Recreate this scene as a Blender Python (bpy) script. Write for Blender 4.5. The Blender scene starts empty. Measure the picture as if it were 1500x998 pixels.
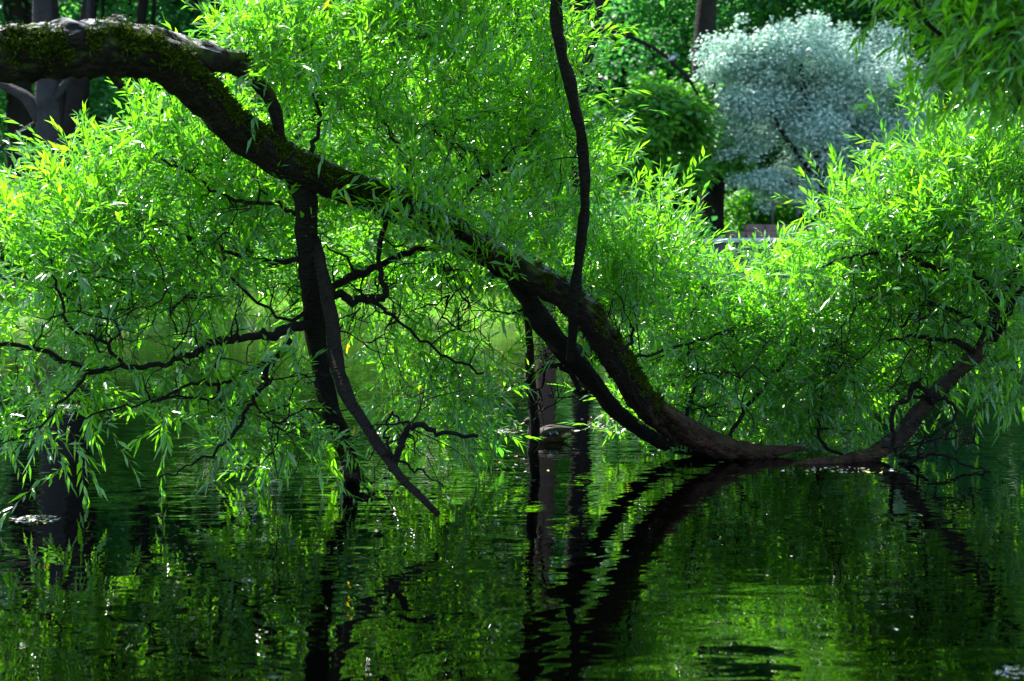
import bpy, math, random
import numpy as np
R = math.radians
rng = np.random.default_rng(7)
random.seed(7)
S = bpy.context.scene
COL = S.collection

# ------------------------------------------------------------------ camera
F = 2083.0; CX, CY = 750.0, 499.0; HOR = 400.0; CAMZ = 1.7
PITCH = math.atan((CY - HOR) / F)
cam = bpy.data.cameras.new('camera'); camo = bpy.data.objects.new('camera', cam); COL.objects.link(camo)
camo.location = (0, 0, CAMZ); camo.rotation_euler = (R(90) - PITCH, 0, 0)
cam.sensor_width = 36; cam.lens = F / 1500 * 36; cam.clip_end = 2000; cam.clip_start = 0.05
cam.dof.use_dof = True; cam.dof.focus_distance = 11.8; cam.dof.aperture_fstop = 2.2
S.camera = camo

# ------------------------------------------------------------------ light
SUN_EL, SUN_AZ = 56.0, -38.0            # azimuth measured from +Y (view direction) towards +X
sd = np.array([math.sin(R(SUN_AZ)) * math.cos(R(SUN_EL)), math.cos(R(SUN_AZ)) * math.cos(R(SUN_EL)), math.sin(R(SUN_EL))])
W = bpy.data.worlds.new('World'); S.world = W; W.use_nodes = True
wn = W.node_tree
sky = wn.nodes.new('ShaderNodeTexSky'); sky.sky_type = 'NISHITA'; sky.sun_disc = False
sky.sun_elevation = R(SUN_EL); sky.sun_rotation = R(SUN_AZ)
wn.links.new(sky.outputs[0], wn.nodes['Background'].inputs[0]); wn.nodes['Background'].inputs[1].default_value = 0.125
sl = bpy.data.lights.new('sun', 'SUN'); sl.energy = 5.0; sl.angle = R(0.5); sl.color = (1, 0.95, 0.86)
so = bpy.data.objects.new('sun', sl); COL.objects.link(so)
from mathutils import Vector
so.rotation_euler = Vector(sd).to_track_quat('Z', 'Y').to_euler()
S.view_settings.view_transform = 'Standard'; S.view_settings.look = 'None'
S.view_settings.exposure = 1.88; S.view_settings.gamma = 1.0
S.cycles.max_bounces = 8; S.cycles.transmission_bounces = 6; S.cycles.diffuse_bounces = 4

# ------------------------------------------------------------------ helpers
def P(x, y, D):
    """world point whose world Y is D and which projects to photo pixel (x, y)"""
    u = (x - CX) / F; v = (CY - y) / F
    c, s = math.cos(PITCH), math.sin(PITCH)
    dy = c + v * s; dz = -s + v * c
    k = D / dy
    return np.array([u * k, D, CAMZ + dz * k])

def nrm(a):
    return a / np.maximum(np.linalg.norm(a, axis=-1, keepdims=True), 1e-9)

def mesh_np(name, V, Fq, mat, parent=None, smooth=False, attr=None, k=4):
    """one mesh from arrays; Fq (n,k) faces; attr: per-vertex float 'rnd'"""
    V = np.asarray(V, dtype=np.float32); Fq = np.asarray(Fq, dtype=np.int32)
    me = bpy.data.meshes.new(name)
    me.vertices.add(len(V)); me.vertices.foreach_set('co', V.ravel())
    n = len(Fq); me.loops.add(n * k); me.loops.foreach_set('vertex_index', Fq.ravel())
    me.polygons.add(n); me.polygons.foreach_set('loop_start', np.arange(0, n * k, k, dtype=np.int32))
    if smooth: me.polygons.foreach_set('use_smooth', np.ones(n, dtype=bool))
    if attr is not None:
        a = me.attributes.new('rnd', 'FLOAT', 'POINT'); a.data.foreach_set('value', np.asarray(attr, dtype=np.float32))
    me.update(calc_edges=True); me.validate()
    me.materials.append(mat)
    o = bpy.data.objects.new(name, me); COL.objects.link(o)
    if parent is not None: o.parent = parent
    return o

def empty(name, label, cat, loc=(0, 0, 0), group=None):
    o = bpy.data.objects.new(name, None); COL.objects.link(o); o.location = loc
    o.empty_display_size = 0.2
    return tag(o, label, cat, group)

def tag(o, label=None, cat=None, group=None, kind=None):
    if label: o['label'] = label
    if cat: o['category'] = cat
    if group: o['group'] = group
    if kind: o['kind'] = kind
    return o

def catmull(pts, per=6):
    pts = np.asarray(pts, float)
    if len(pts) < 3:
        t = np.linspace(0, 1, per + 1)[:, None]; return pts[0] * (1 - t) + pts[-1] * t
    a = np.vstack([2 * pts[0] - pts[1], pts, 2 * pts[-1] - pts[-2]]); out = []
    for i in range(1, len(a) - 2):
        p0, p1, p2, p3 = a[i - 1:i + 3]
        for j in range(per):
            t = j / per
            out.append(0.5 * ((2 * p1) + (-p0 + p2) * t + (2 * p0 - 5 * p1 + 4 * p2 - p3) * t * t + (-p0 + 3 * p1 - 3 * p2 + p3) * t ** 3))
    out.append(a[-2]); return np.array(out)

class MB:
    def __init__(s): s.V = []; s.F = []; s.n = 0
    def add(s, V, Fq):
        s.V.append(V); s.F.append(np.asarray(Fq) + s.n); s.n += len(V)
    def build(s, name, mat, parent=None, smooth=True):
        return mesh_np(name, np.vstack(s.V), np.vstack(s.F), mat, parent, smooth)

def tube(mb, pts, rad, sides=8, rough=0.0, cap=True, lump=None):
    """rugged tube along pts with radii rad"""
    pts = np.asarray(pts, float); rad = np.asarray(rad, float); n = len(pts)
    T = np.gradient(pts, axis=0); T = nrm(T)
    N = np.zeros_like(T)
    ref = np.array([0, 0, 1.0]) if abs(T[0, 2]) < 0.9 else np.array([1.0, 0, 0])
    N[0] = nrm(np.cross(T[0], ref))
    for i in range(1, n):
        v = N[i - 1] - T[i] * np.dot(N[i - 1], T[i]); N[i] = nrm(v)
    B = np.cross(T, N)
    th = np.linspace(0, 2 * np.pi, sides, endpoint=False)
    rr = rad[:, None] * np.ones(sides)[None]
    if rough > 0:
        ph = rng.uniform(0, 6.28, 12)
        s = np.arange(n)[:, None]
        w = (np.sin(2 * th + ph[0] + s * .31) + np.sin(3 * th + ph[1] - s * .53) * .8 + np.sin(5 * th + ph[2] + .21 * s) * .6
             + np.sin(7 * th + ph[3] + s * .9) * .35 + np.sin(s * .7 + ph[4]) * .8 + np.sin(s * 1.7 + ph[5] + th) * .5)
        ridge = rng.normal(0, 1, rr.shape); 
        for _ in range(3): ridge = (np.roll(ridge, 1, 0) + ridge + np.roll(ridge, -1, 0)) / 1.9
        rr = rr * (1 + rough * (w * .26 + ridge * (.42 if sides >= 12 else .2)))
    if lump is not None: rr = rr * lump(n, th)
    V = pts[:, None, :] + rr[..., None] * (np.cos(th)[None, :, None] * N[:, None, :] + np.sin(th)[None, :, None] * B[:, None, :])
    V = V.reshape(-1, 3)
    i = np.arange(n - 1)[:, None] * sides; j = np.arange(sides)[None]; j2 = (j + 1) % sides
    Fq = np.stack([i + j, i + j2, i + sides + j2, i + sides + j], -1).reshape(-1, 4)
    if cap:
        V = np.vstack([V, pts[-1] + T[-1] * rad[-1] * .3, pts[0]])
        e = len(V) - 2; jj = np.arange(0, sides, 2)
        c1 = np.stack([(n - 1) * sides + jj, (n - 1) * sides + (jj + 1) % sides, (n - 1) * sides + (jj + 2) % sides, np.full(len(jj), e)], -1)
        c0 = np.stack([(jj + 2) % sides, (jj + 1) % sides, jj, np.full(len(jj), e + 1)], -1)
        Fq = np.vstack([Fq, c1, c0])
    mb.add(V, Fq)

# ------------------------------------------------------------------ materials
def mat(name):
    m = bpy.data.materials.new(name); m.use_nodes = True
    nt = m.node_tree; nt.nodes.clear()
    out = nt.nodes.new('ShaderNodeOutputMaterial')
    return m, nt, out
def N_(nt, t, **kw):
    n = nt.nodes.new(t)
    for k, v in kw.items(): setattr(n, k, v)
    return n
def ramp(nt, stops):
    r = N_(nt, 'ShaderNodeValToRGB'); cr = r.color_ramp
    while len(cr.elements) < len(stops): cr.elements.new(.5)
    for e, (p, c) in zip(cr.elements, stops): e.position = p; e.color = (*c, 1)
    return r

def leaf_mat(name, stops, under, trans=0.5, tgain=(1.0, 1.0, 1.0), rough=0.35, spec=0.5):
    m, nt, out = mat(name); L = nt.links
    at = N_(nt, 'ShaderNodeAttribute', attribute_name='rnd')
    rp = ramp(nt, stops); L.new(at.outputs['Fac'], rp.inputs[0])
    geo = N_(nt, 'ShaderNodeNewGeometry')
    mx = N_(nt, 'ShaderNodeMixRGB'); mx.inputs[2].default_value = (*under, 1)
    L.new(geo.outputs['Backfacing'], mx.inputs[0]); L.new(rp.outputs[0], mx.inputs[1])
    pr = N_(nt, 'ShaderNodeBsdfPrincipled'); pr.inputs['Roughness'].default_value = rough
    pr.inputs['Specular IOR Level'].default_value = spec
    L.new(mx.outputs[0], pr.inputs['Base Color'])
    tr = N_(nt, 'ShaderNodeBsdfTranslucent')
    tm = N_(nt, 'ShaderNodeMixRGB', blend_type='MULTIPLY'); tm.inputs[0].default_value = 1
    L.new(rp.outputs[0], tm.inputs[1]); tm.inputs[2].default_value = (*tgain, 1)
    L.new(tm.outputs[0], tr.inputs[0])
    ms = N_(nt, 'ShaderNodeMixShader'); ms.inputs[0].default_value = trans
    L.new(pr.outputs[0], ms.inputs[1]); L.new(tr.outputs[0], ms.inputs[2]); L.new(ms.outputs[0], out.inputs[0])
    return m

M_WIL = leaf_mat('willow_leaf', [(0, (.05, .18, .014)), (.3, (.095, .28, .006)), (.7, (.145, .38, .008)), (.985, (.21, .47, .01)), (1, (.55, .38, .01))],
                 (.13, .29, .13), trans=.55, tgain=(1.75, 2.0, 1.6), rough=.22, spec=.9)
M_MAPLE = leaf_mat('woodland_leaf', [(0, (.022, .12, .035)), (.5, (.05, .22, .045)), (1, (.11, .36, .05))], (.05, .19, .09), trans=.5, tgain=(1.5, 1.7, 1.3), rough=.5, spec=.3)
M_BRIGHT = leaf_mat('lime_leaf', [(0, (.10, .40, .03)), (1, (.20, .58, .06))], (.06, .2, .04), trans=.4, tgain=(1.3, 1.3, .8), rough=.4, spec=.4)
M_SILVER = leaf_mat('silver_leaf', [(0, (.26, .48, .40)), (.5, (.40, .62, .53)), (1, (.60, .77, .70))], (.64, .82, .74), trans=.45, rough=.4, spec=.5)
M_GRASS = leaf_mat('grass_blade', [(0, (.09, .3, .01)), (.8, (.2, .5, .02)), (1, (.45, .45, .14))], (.14, .4, .02), trans=.5, rough=.5, spec=.3)

def bark_mat(name, base, dark, moss=0.0, lichen_toplight=0.0, scale=9.0):
    m, nt, out = mat(name); L = nt.links
    tc = N_(nt, 'ShaderNodeTexCoord')
    n1 = N_(nt, 'ShaderNodeTexNoise'); n1.inputs['Scale'].default_value = scale; n1.inputs['Detail'].default_value = 8; n1.inputs['Roughness'].default_value = .7
    vo = N_(nt, 'ShaderNodeTexVoronoi', feature='DISTANCE_TO_EDGE'); vo.inputs['Scale'].default_value = scale * 3
    mp = N_(nt, 'ShaderNodeMapping'); mp.inputs['Scale'].default_value = (.45, 1, 1.0)
    L.new(tc.outputs['Object'], n1.inputs['Vector']); L.new(tc.outputs['Object'], mp.inputs[0]); L.new(mp.outputs[0], vo.inputs['Vector'])
    rp = ramp(nt, [(.3, dark), (.7, base)]); L.new(n1.outputs[0], rp.inputs[0])
    pr = N_(nt, 'ShaderNodeBsdfPrincipled'); pr.inputs['Roughness'].default_value = .9; pr.inputs['Specular IOR Level'].default_value = .2
    col = rp.outputs[0]
    geo = N_(nt, 'ShaderNodeNewGeometry'); sx = N_(nt, 'ShaderNodeSeparateXYZ'); L.new(geo.outputs['Normal'], sx.inputs[0])
    def layer(col, color, lo, hi, nscale, nlo, nhi, amt):
        mr = N_(nt, 'ShaderNodeMapRange'); mr.inputs[1].default_value = lo; mr.inputs[2].default_value = hi
        L.new(sx.outputs['Z'], mr.inputs[0])
        nn = N_(nt, 'ShaderNodeTexNoise'); nn.inputs['Scale'].default_value = nscale; nn.inputs['Detail'].default_value = 6
        L.new(tc.outputs['Object'], nn.inputs['Vector'])
        m2 = N_(nt, 'ShaderNodeMapRange'); m2.inputs[1].default_value = nlo; m2.inputs[2].default_value = nhi
        L.new(nn.outputs[0], m2.inputs[0])
        mu = N_(nt, 'ShaderNodeMath', operation='MULTIPLY'); L.new(mr.outputs[0], mu.inputs[0]); L.new(m2.outputs[0], mu.inputs[1])
        mu2 = N_(nt, 'ShaderNodeMath', operation='MULTIPLY'); L.new(mu.outputs[0], mu2.inputs[0]); mu2.inputs[1].default_value = amt
        mx = N_(nt, 'ShaderNodeMixRGB'); L.new(mu2.outputs[0], mx.inputs[0]); L.new(col, mx.inputs[1]); mx.inputs[2].default_value = (*color, 1)
        return mx.outputs[0]
    if moss: col = layer(col, (.045, .075, .004), -.35, .35, 7, .46, .56, moss)
    if lichen_toplight: col = layer(col, (.34, .32, .37), .55, .8, 9, .40, .52, lichen_toplight)  # grey lichen patches that also paint sky light onto upward-facing bark
    L.new(col, pr.inputs['Base Color'])
    bp = N_(nt, 'ShaderNodeBump'); bp.inputs['Strength'].default_value = 1.0; bp.inputs['Distance'].default_value = .035 * 9 / scale * (1 if scale > 5 else .3)
    ad = N_(nt, 'ShaderNodeMath', operation='ADD'); L.new(n1.outputs[0], ad.inputs[0]); L.new(vo.outputs['Distance'], ad.inputs[1])
    L.new(ad.outputs[0], bp.inputs['Height']); L.new(bp.outputs[0], pr.inputs['Normal'])
    L.new(pr.outputs[0], out.inputs[0]); return m
M_BARK = bark_mat('willow_bark', (.016, .011, .009), (.003, .0025, .002), moss=.8, lichen_toplight=.8)
M_BARK3 = bark_mat('brown_branch_bark', (.02, .014, .011), (.004, .0035, .003))
M_BARK2 = bark_mat('branch_bark', (.010, .008, .006), (.003, .0025, .002))
M_RED = bark_mat('wet_bark', (.075, .036, .025), (.006, .004, .003), moss=.2)
M_LOG = bark_mat('log_bark', (.05, .035, .027), (.005, .004, .003), lichen_toplight=.2)
M_GREY = bark_mat('grey_bark', (.045, .043, .045), (.018, .017, .018), scale=2.5)
M_DARKB = bark_mat('dark_bark', (.018, .015, .014), (.007, .006, .006), scale=2.5)
M_BROWNB = bark_mat('brown_bark', (.11, .07, .055), (.05, .032, .026), scale=2.5)

def plain(name, c, rough=.7, noise=None, metallic=0, spec=.4, scale=6):
    m, nt, out = mat(name); L = nt.links
    pr = N_(nt, 'ShaderNodeBsdfPrincipled'); pr.inputs['Roughness'].default_value = rough; pr.inputs['Metallic'].default_value = metallic
    pr.inputs['Specular IOR Level'].default_value = spec
    if noise:
        tc = N_(nt, 'ShaderNodeTexCoord'); n1 = N_(nt, 'ShaderNodeTexNoise'); n1.inputs['Scale'].default_value = scale; n1.inputs['Detail'].default_value = 6
        L.new(tc.outputs['Object'], n1.inputs['Vector']); rp = ramp(nt, [(.35, c), (.65, noise)]); L.new(n1.outputs[0], rp.inputs[0]); L.new(rp.outputs[0], pr.inputs['Base Color'])
        bp = N_(nt, 'ShaderNodeBump'); bp.inputs['Strength'].default_value = .3; bp.inputs['Distance'].default_value = .02
        L.new(n1.outputs[0], bp.inputs['Height']); L.new(bp.outputs[0], pr.inputs['Normal'])
    else: pr.inputs['Base Color'].default_value = (*c, 1)
    L.new(pr.outputs[0], out.inputs[0]); return m
M_GROUND = plain('bank_soil', (.05, .12, .012), .95, (.12, .26, .02), scale=.7)

def water_mat():
    m, nt, out = mat('pond_water'); L = nt.links
    geo = N_(nt, 'ShaderNodeNewGeometry')
    def nz(scale, sc, detail, rough=.5, dist=0.0):
        mp = N_(nt, 'ShaderNodeMapping'); mp.inputs['Scale'].default_value = sc
        L.new(geo.outputs['Position'], mp.inputs[0])
        n = N_(nt, 'ShaderNodeTexNoise'); n.inputs['Scale'].default_value = scale; n.inputs['Detail'].default_value = detail
        n.inputs['Roughness'].default_value = rough; n.inputs['Distortion'].default_value = dist
        L.new(mp.outputs[0], n.inputs['Vector']); return n.outputs[0]
    a = nz(1.0, (1.2, 2.2, 1), .5, .4, 1.0); b = nz(1.0, (3.6, 5.5, 1), .5, .4, 1.2); c = nz(1.0, (1.6, 9.0, 1), 1.5, .5, .3); big = nz(.22, (1, 1, 1), 2)
    def mul(x, k):
        q = N_(nt, 'ShaderNodeMath', operation='MULTIPLY'); L.new(x, q.inputs[0])
        if isinstance(k, float): q.inputs[1].default_value = k
        else: L.new(k, q.inputs[1])
        return q.outputs[0]
    def add(x, y):
        q = N_(nt, 'ShaderNodeMath', operation='ADD'); L.new(x, q.inputs[0]); L.new(y, q.inputs[1]); return q.outputs[0]
    sp = N_(nt, 'ShaderNodeSeparateXYZ'); L.new(geo.outputs['Position'], sp.inputs[0])
    far = N_(nt, 'ShaderNodeMapRange'); far.inputs[1].default_value = 9.0; far.inputs[2].default_value = 20.0; far.inputs[3].default_value = .06; far.inputs[4].default_value = .8; L.new(sp.outputs['Y'], far.inputs[0])
    pat = N_(nt, 'ShaderNodeMapRange'); pat.inputs[1].default_value = .35; pat.inputs[2].default_value = .65; pat.inputs[3].default_value = .4; pat.inputs[4].default_value = 1.3; L.new(big, pat.inputs[0])
    ad = N_(nt, 'ShaderNodeMath', operation='ADD'); L.new(mul(add(a, mul(b, .3)), pat.outputs[0]), ad.inputs[0]); L.new(mul(c, far.outputs[0]), ad.inputs[1])
    bp = N_(nt, 'ShaderNodeBump'); bp.inputs['Strength'].default_value = 1.0; bp.inputs['Distance'].default_value = .007
    L.new(ad.outputs[0], bp.inputs['Height'])
    pr = N_(nt, 'ShaderNodeBsdfPrincipled'); pr.inputs['Base Color'].default_value = (.0001, .0002, .0001, 1)
    pr.inputs['Roughness'].default_value = .0; pr.inputs['IOR'].default_value = 1.33; pr.inputs['Specular IOR Level'].default_value = .5
    L.new(bp.outputs[0], pr.inputs['Normal']); L.new(pr.outputs[0], out.inputs[0]); return m
M_WATER = water_mat()

# ------------------------------------------------------------------ setting: terrain and water
def ground_z(x, y):
    x = np.asarray(x, float); y = np.asarray(y, float)
    shore = 45.0 + 1.2 * np.sin(x * .21 + 1) + .6 * np.sin(x * .53)
    t = np.clip((y - shore) / 12.0, -1, 1)
    far = np.where(y > shore, .25 + 2.2 * np.clip((y - shore) / 14, 0, 1) ** 1.1 + np.clip(y - shore - 14, 0, 400) * .035, -1.2)
    far = np.where((y <= shore) & (y > shore - 1.0), -1.2 + (y - shore + 1.0) * 1.45, far)
    near = np.clip((4.0 - y) * .35, -1.2, .45)
    left = np.clip(np.minimum((-5.2 - x + .4 * np.sin(y * .9)) * .5, (9.0 - y) * .5), -1.2, .4)
    z = np.maximum(np.maximum(far, near), left)
    return z + .06 * np.sin(x * 1.3) * np.sin(y * 1.1)
xs = np.unique(np.concatenate([np.linspace(-600, -60, 14), np.linspace(-60, 60, 161), np.linspace(60, 600, 14)]))
ys = np.unique(np.concatenate([np.linspace(-60, 0, 20), np.linspace(0, 80, 161), np.linspace(80, 900, 24)]))
X, Y = np.meshgrid(xs, ys); Z = ground_z(X, Y)
def grid_faces(nx, ny):
    i = np.arange(ny - 1)[:, None] * nx; j = np.arange(nx - 1)[None]
    return np.stack([i + j, i + j + 1, i + nx + j + 1, i + nx + j], -1).reshape(-1, 4)
g = mesh_np('ground', np.stack([X, Y, Z], -1).reshape(-1, 3), grid_faces(len(xs), len(ys)), M_GROUND, smooth=True); tag(g, kind='structure')
wx = np.linspace(-90, 90, 5); wy = np.linspace(-40, 50, 5); X, Y = np.meshgrid(wx, wy)
w = mesh_np('water', np.stack([X, Y, X * 0], -1).reshape(-1, 3), grid_faces(5, 5), M_WATER); tag(w, kind='structure')

# ------------------------------------------------------------------ leaves
def leaf_arrays(base, d, up, ln, wd, droop=.25):
    """five-point folded lance-shaped leaves: two quads each"""
    n = len(base); side = nrm(np.cross(d, up)); nn = nrm(np.cross(side, d))
    ln = ln[:, None]; wd = wd[:, None]
    b = base; m = base + d * ln * .45 - nn * wd * .22
    l = base + d * ln * .42 + side * wd * .5; r = base + d * ln * .42 - side * wd * .5
    t = base + d * ln - np.array([0, 0, 1.0]) * ln * droop * rng.random((n, 1))
    V = np.stack([b, l, m, r, t], 1).reshape(-1, 3)
    k = np.arange(n)[:, None] * 5
    Fq = np.concatenate([k + np.array([[0, 2, 4, 1]]), k + np.array([[0, 3, 4, 2]])], 0)
    return V, Fq

def twigs_leaves(p, d, L, leaf_len=.12, leaf_w=.021, n=12, droop=.5, hang=.2):
    """twigs from p in direction d; returns twig polylines and leaf mesh arrays"""
    T = len(p); t = np.linspace(.08, 1, n)[None, :, None]
    dd = d[:, None, :]; LL = L[:, None, None]
    g = np.array([0, 0, -1.0])
    pos = p[:, None] + dd * LL * t + g * LL * droop * t * t * .5
    loc = nrm(dd + g * droop * t)
    rnd = nrm(rng.normal(size=(T, 1, 3))); s = nrm(np.cross(loc, np.broadcast_to(rnd, loc.shape)))
    sgn = np.where(np.arange(n) % 2 == 0, 1, -1)[None, :, None]
    ang = rng.normal(0, .7, (T, n, 1)); s2 = np.cross(loc, s); s = s * sgn * np.cos(ang) + s2 * np.sin(ang)
    ld = nrm(loc * (.75 + .5 * t) + s * (.85 - .5 * t) + g * hang + rng.normal(0, .16, (T, n, 3)))
    up = nrm(np.array([0, 0, 1.0]) + rng.normal(0, .45, (T, n, 3)))
    ln = leaf_len * rng.uniform(.6, 1.25, (T, n)) * (1.0 - .25 * np.abs(t[..., 0] - .6))
    V, Fq = leaf_arrays(pos.reshape(-1, 3), ld.reshape(-1, 3), up.reshape(-1, 3), ln.ravel(), (ln * leaf_w / leaf_len * rng.uniform(.8, 1.3, ln.shape)).ravel())
    base = np.clip(rng.normal(.45, .22, (T, 1)) + rng.normal(0, .2, (T, n)), 0, .97)
    base = np.where(rng.random((T, n)) < .0015, 1.0, base)
    a = np.repeat(base.ravel(), 5)
    return pos[:, ::3], V, Fq, a

def grow(ells, skel_nodes, seedn, leaf_len=.12, twig_per=8, leaves=12, droop=.5, hang=.2, upbias=.55, spread=.28, shell=.5):
    """clusters inside ellipsoids linked to the skeleton by thin branches -> (branch polylines, twig polylines, leaf arrays)"""
    cl, out = [], []
    for (x, y, D, rx, ry, rD, n, ub) in ells:
        c = P(x, y, D); sx, sz = rx * D / F, ry * D / F
        u = nrm(rng.normal(size=(n, 3))) * (rng.random((n, 1)) ** shell)
        q = c + u * np.array([sx, rD, sz]); q[:, 2] = np.maximum(q[:, 2], .12)
        cl.append(np.hstack([q, nrm(u * np.array([1, 1, 1]) + 1e-6), np.full((n, 1), ub)]))
    cl = np.vstack(cl)
    nodes = np.array([s[:3] for s in skel_nodes]); nr = np.array([s[3] for s in skel_nodes])
    dist = np.array([np.min(np.linalg.norm(nodes - c[:3], axis=1)) for c in cl]); cl = cl[np.argsort(dist)]
    branches = []
    for c in cl:
        q = c[:3]; dv = np.linalg.norm(nodes - q, axis=1) + (nodes[:, 2] > q[2] + .2) * .25
        k = int(np.argmin(dv)); a = nodes[k]; ln = np.linalg.norm(q - a)
        if ln < .05: continue
        n = max(3, int(ln / .16)); t = np.linspace(0, 1, n + 1)[:, None]
        sag = np.array([0, 0, 1.0]) * ln * rng.uniform(-.12, .12)
        pts = a * (1 - t) + q * t + sag * (4 * t * (1 - t)) + rng.normal(0, .022 + .03 * ln, (n + 1, 3)) * np.sin(np.pi * t)
        r0 = min(nr[k] * .62, .006 + .012 * ln); r0 = max(r0, .0045); r1 = max(.0035, r0 * .5)
        rr = r0 + (r1 - r0) * t[:, 0]
        branches.append((pts, rr)); nodes = np.vstack([nodes, pts[1:]]); nr = np.concatenate([nr, rr[1:]])
    m = len(cl); k = twig_per
    p = np.repeat(cl[:, :3], k, 0); ou = np.repeat(cl[:, 3:6], k, 0); ub = np.repeat(cl[:, 6:7], k, 0)
    d = nrm(ou * .45 + rng.normal(0, .55, (m * k, 3)) + np.array([0, 0, 1.0]) * ub)
    p = p + rng.normal(0, spread * .6, (m * k, 3)) - d * .08
    L = rng.uniform(.28, .62, m * k) * (spread / .28)
    tw, V, Fq, a = twigs_leaves(p, d, L, leaf_len, leaf_len * .20, leaves, droop, hang)
    return branches, tw, V, Fq, a

def px_path(nodes, per=6):
    """hand-traced limb: (x px, y px, depth m, radius px)"""
    pts = np.array([P(x, y, D) for x, y, D, r in nodes]); rad = np.array([[r * D / F] for x, y, D, r in nodes])
    c = catmull(np.hstack([pts, rad]), per); return c[:, :3], np.maximum(c[:, 3], .002)

def limb(nodes, name, m, parent, sides=14, rough=.12, per=7, skel=None, wob=0.0):
    p, r = px_path(nodes, per)
    if wob: p[1:-1] += rng.normal(0, wob, p[1:-1].shape)
    mb = MB(); tube(mb, p, r, sides, rough); o = mb.build(name, m, parent)
    if skel is not None:
        for a, b in zip(p, r): skel.append((*a, b))
    return o

def leafy(root, ells, skel, crown_mat=None, **kw):
    br, tw, V, Fq, a = grow(ells, skel, 0, **kw)
    br.sort(key=lambda b: -len(b[0]) * b[1][0]); nb = max(0, 96 - len([c for c in root.children if c.name.startswith('branch')]))
    for pts, rr in br[:nb]:
        mb = MB(); tube(mb, pts, rr, 5, .1, cap=False); mb.build('branch', M_BARK2, root)
    mb = MB()
    for pts, rr in br[nb:]: tube(mb, pts, rr, 5, .1, cap=False)
    if nb < len(br):
        fo = mb.build('fine_branches', M_BARK2, root); fo['kind'] = 'stuff'
    T, n, _ = tw.shape
    # twigs: thin three-sided stems in one array
    th = np.array([0, 2.09, 4.19]); off = np.stack([np.cos(th), np.sin(th) * .7, np.sin(th) * .7], -1)
    rad = np.linspace(.0036, .0016, n)[None, :, None, None]
    VV = (tw[:, :, None, :] + off[None, None] * rad).reshape(-1, 3)
    k = np.arange(T)[:, None, None] * n * 3; i = np.arange(n - 1)[None, :, None] * 3; j = np.arange(3)[None, None]; j2 = (j + 1) % 3
    FF = np.stack([k + i + j, k + i + j2, k + i + 3 + j2, k + i + 3 + j], -1).reshape(-1, 4)
    mesh_np('twigs', VV, FF, M_TWIG, root)['kind'] = 'stuff'
    mesh_np('crown', V, Fq, crown_mat or M_WIL, root, attr=a)
    print('crown leaves', len(V) // 5)
M_TWIG = plain('twig_bark', (.07, .05, .03), .7)

# ------------------------------------------------------------------ the leaning willow
willow = empty('willow_tree', 'big leaning willow with a mossy black limb arching down from the left into the pond', 'tree', (-6.3, 7.4, .1))
def make_parent_ok(root):   # children are built in world space
    root.matrix_world  # keep location: shift children
sk = []
willow.location = (0, 0, 0)
willow_trunk = limb([(-900, 560, 7.4, 62), (-800, 420, 7.5, 54), (-620, 220, 7.7, 50), (-350, 100, 8.1, 46), (-120, 82, 8.4, 40), (0, 80, 8.6, 39), (60, 76, 8.7, 39), (120, 71, 8.8, 40), (180, 72, 9.0, 39), (232, 84, 9.2, 33), (290, 132, 9.5, 27), (350, 192, 9.9, 26), (430, 243, 10.3, 25), (500, 270, 10.6, 23), (580, 300, 10.9, 23), (660, 340, 11.1, 22), (740, 385, 11.2, 21), (810, 422, 11.3, 20), (862, 462, 11.4, 20), (900, 522, 11.7, 20), (940, 586, 12.1, 19), (975, 618, 12.35, 17), (1005, 638, 12.55, 13)],
     'trunk', M_BARK, willow, 44, .10, 16, sk)
limb([(915, 548, 11.9, 14), (945, 592, 12.15, 19), (1000, 630, 12.5, 19), (1060, 654, 12.8, 15), (1105, 664, 13.0, 12), (1125, 668, 13.1, 9), (1140, 676, 13.15, 6), (1150, 684, 13.2, 3)], 'limb_tip', M_RED, willow, 30, .17, 14, sk)
limb([(1095, 660, 13.0, 9), (1115, 659, 13.05, 8), (1140, 661, 13.1, 6), (1160, 658, 13.15, 5), (1178, 657, 13.2, 3)], 'limb', M_RED, willow, 12, .25, 6)
limb([(948, 585, 12.1, 6), (975, 600, 12.15, 7), (1000, 622, 12.2, 6), (1010, 640, 12.4, 3)], 'limb', M_RED, willow, 10, .15, 6)
limb([(215, 72, 9.15, 33), (290, 84, 9.5, 24), (335, 90, 9.75, 16), (380, 82, 10.2, 10), (450, 40, 10.8, 8), (520, -30, 11.2, 7), (600, -110, 11.5, 6)], 'limb', M_BARK, willow, 18, .14, 8, sk)
limb([(328, 90, 9.75, 14), (376, 118, 9.9, 11), (402, 160, 10.0, 10), (410, 205, 10.1, 9)], 'limb', M_BARK, willow, 12, .14, 7, sk)
limb([(160, 100, 8.95, 9), (172, 118, 8.95, 7), (178, 128, 8.95, 5)], 'limb', M_BARK, willow, 8, .15, 4)
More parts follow.
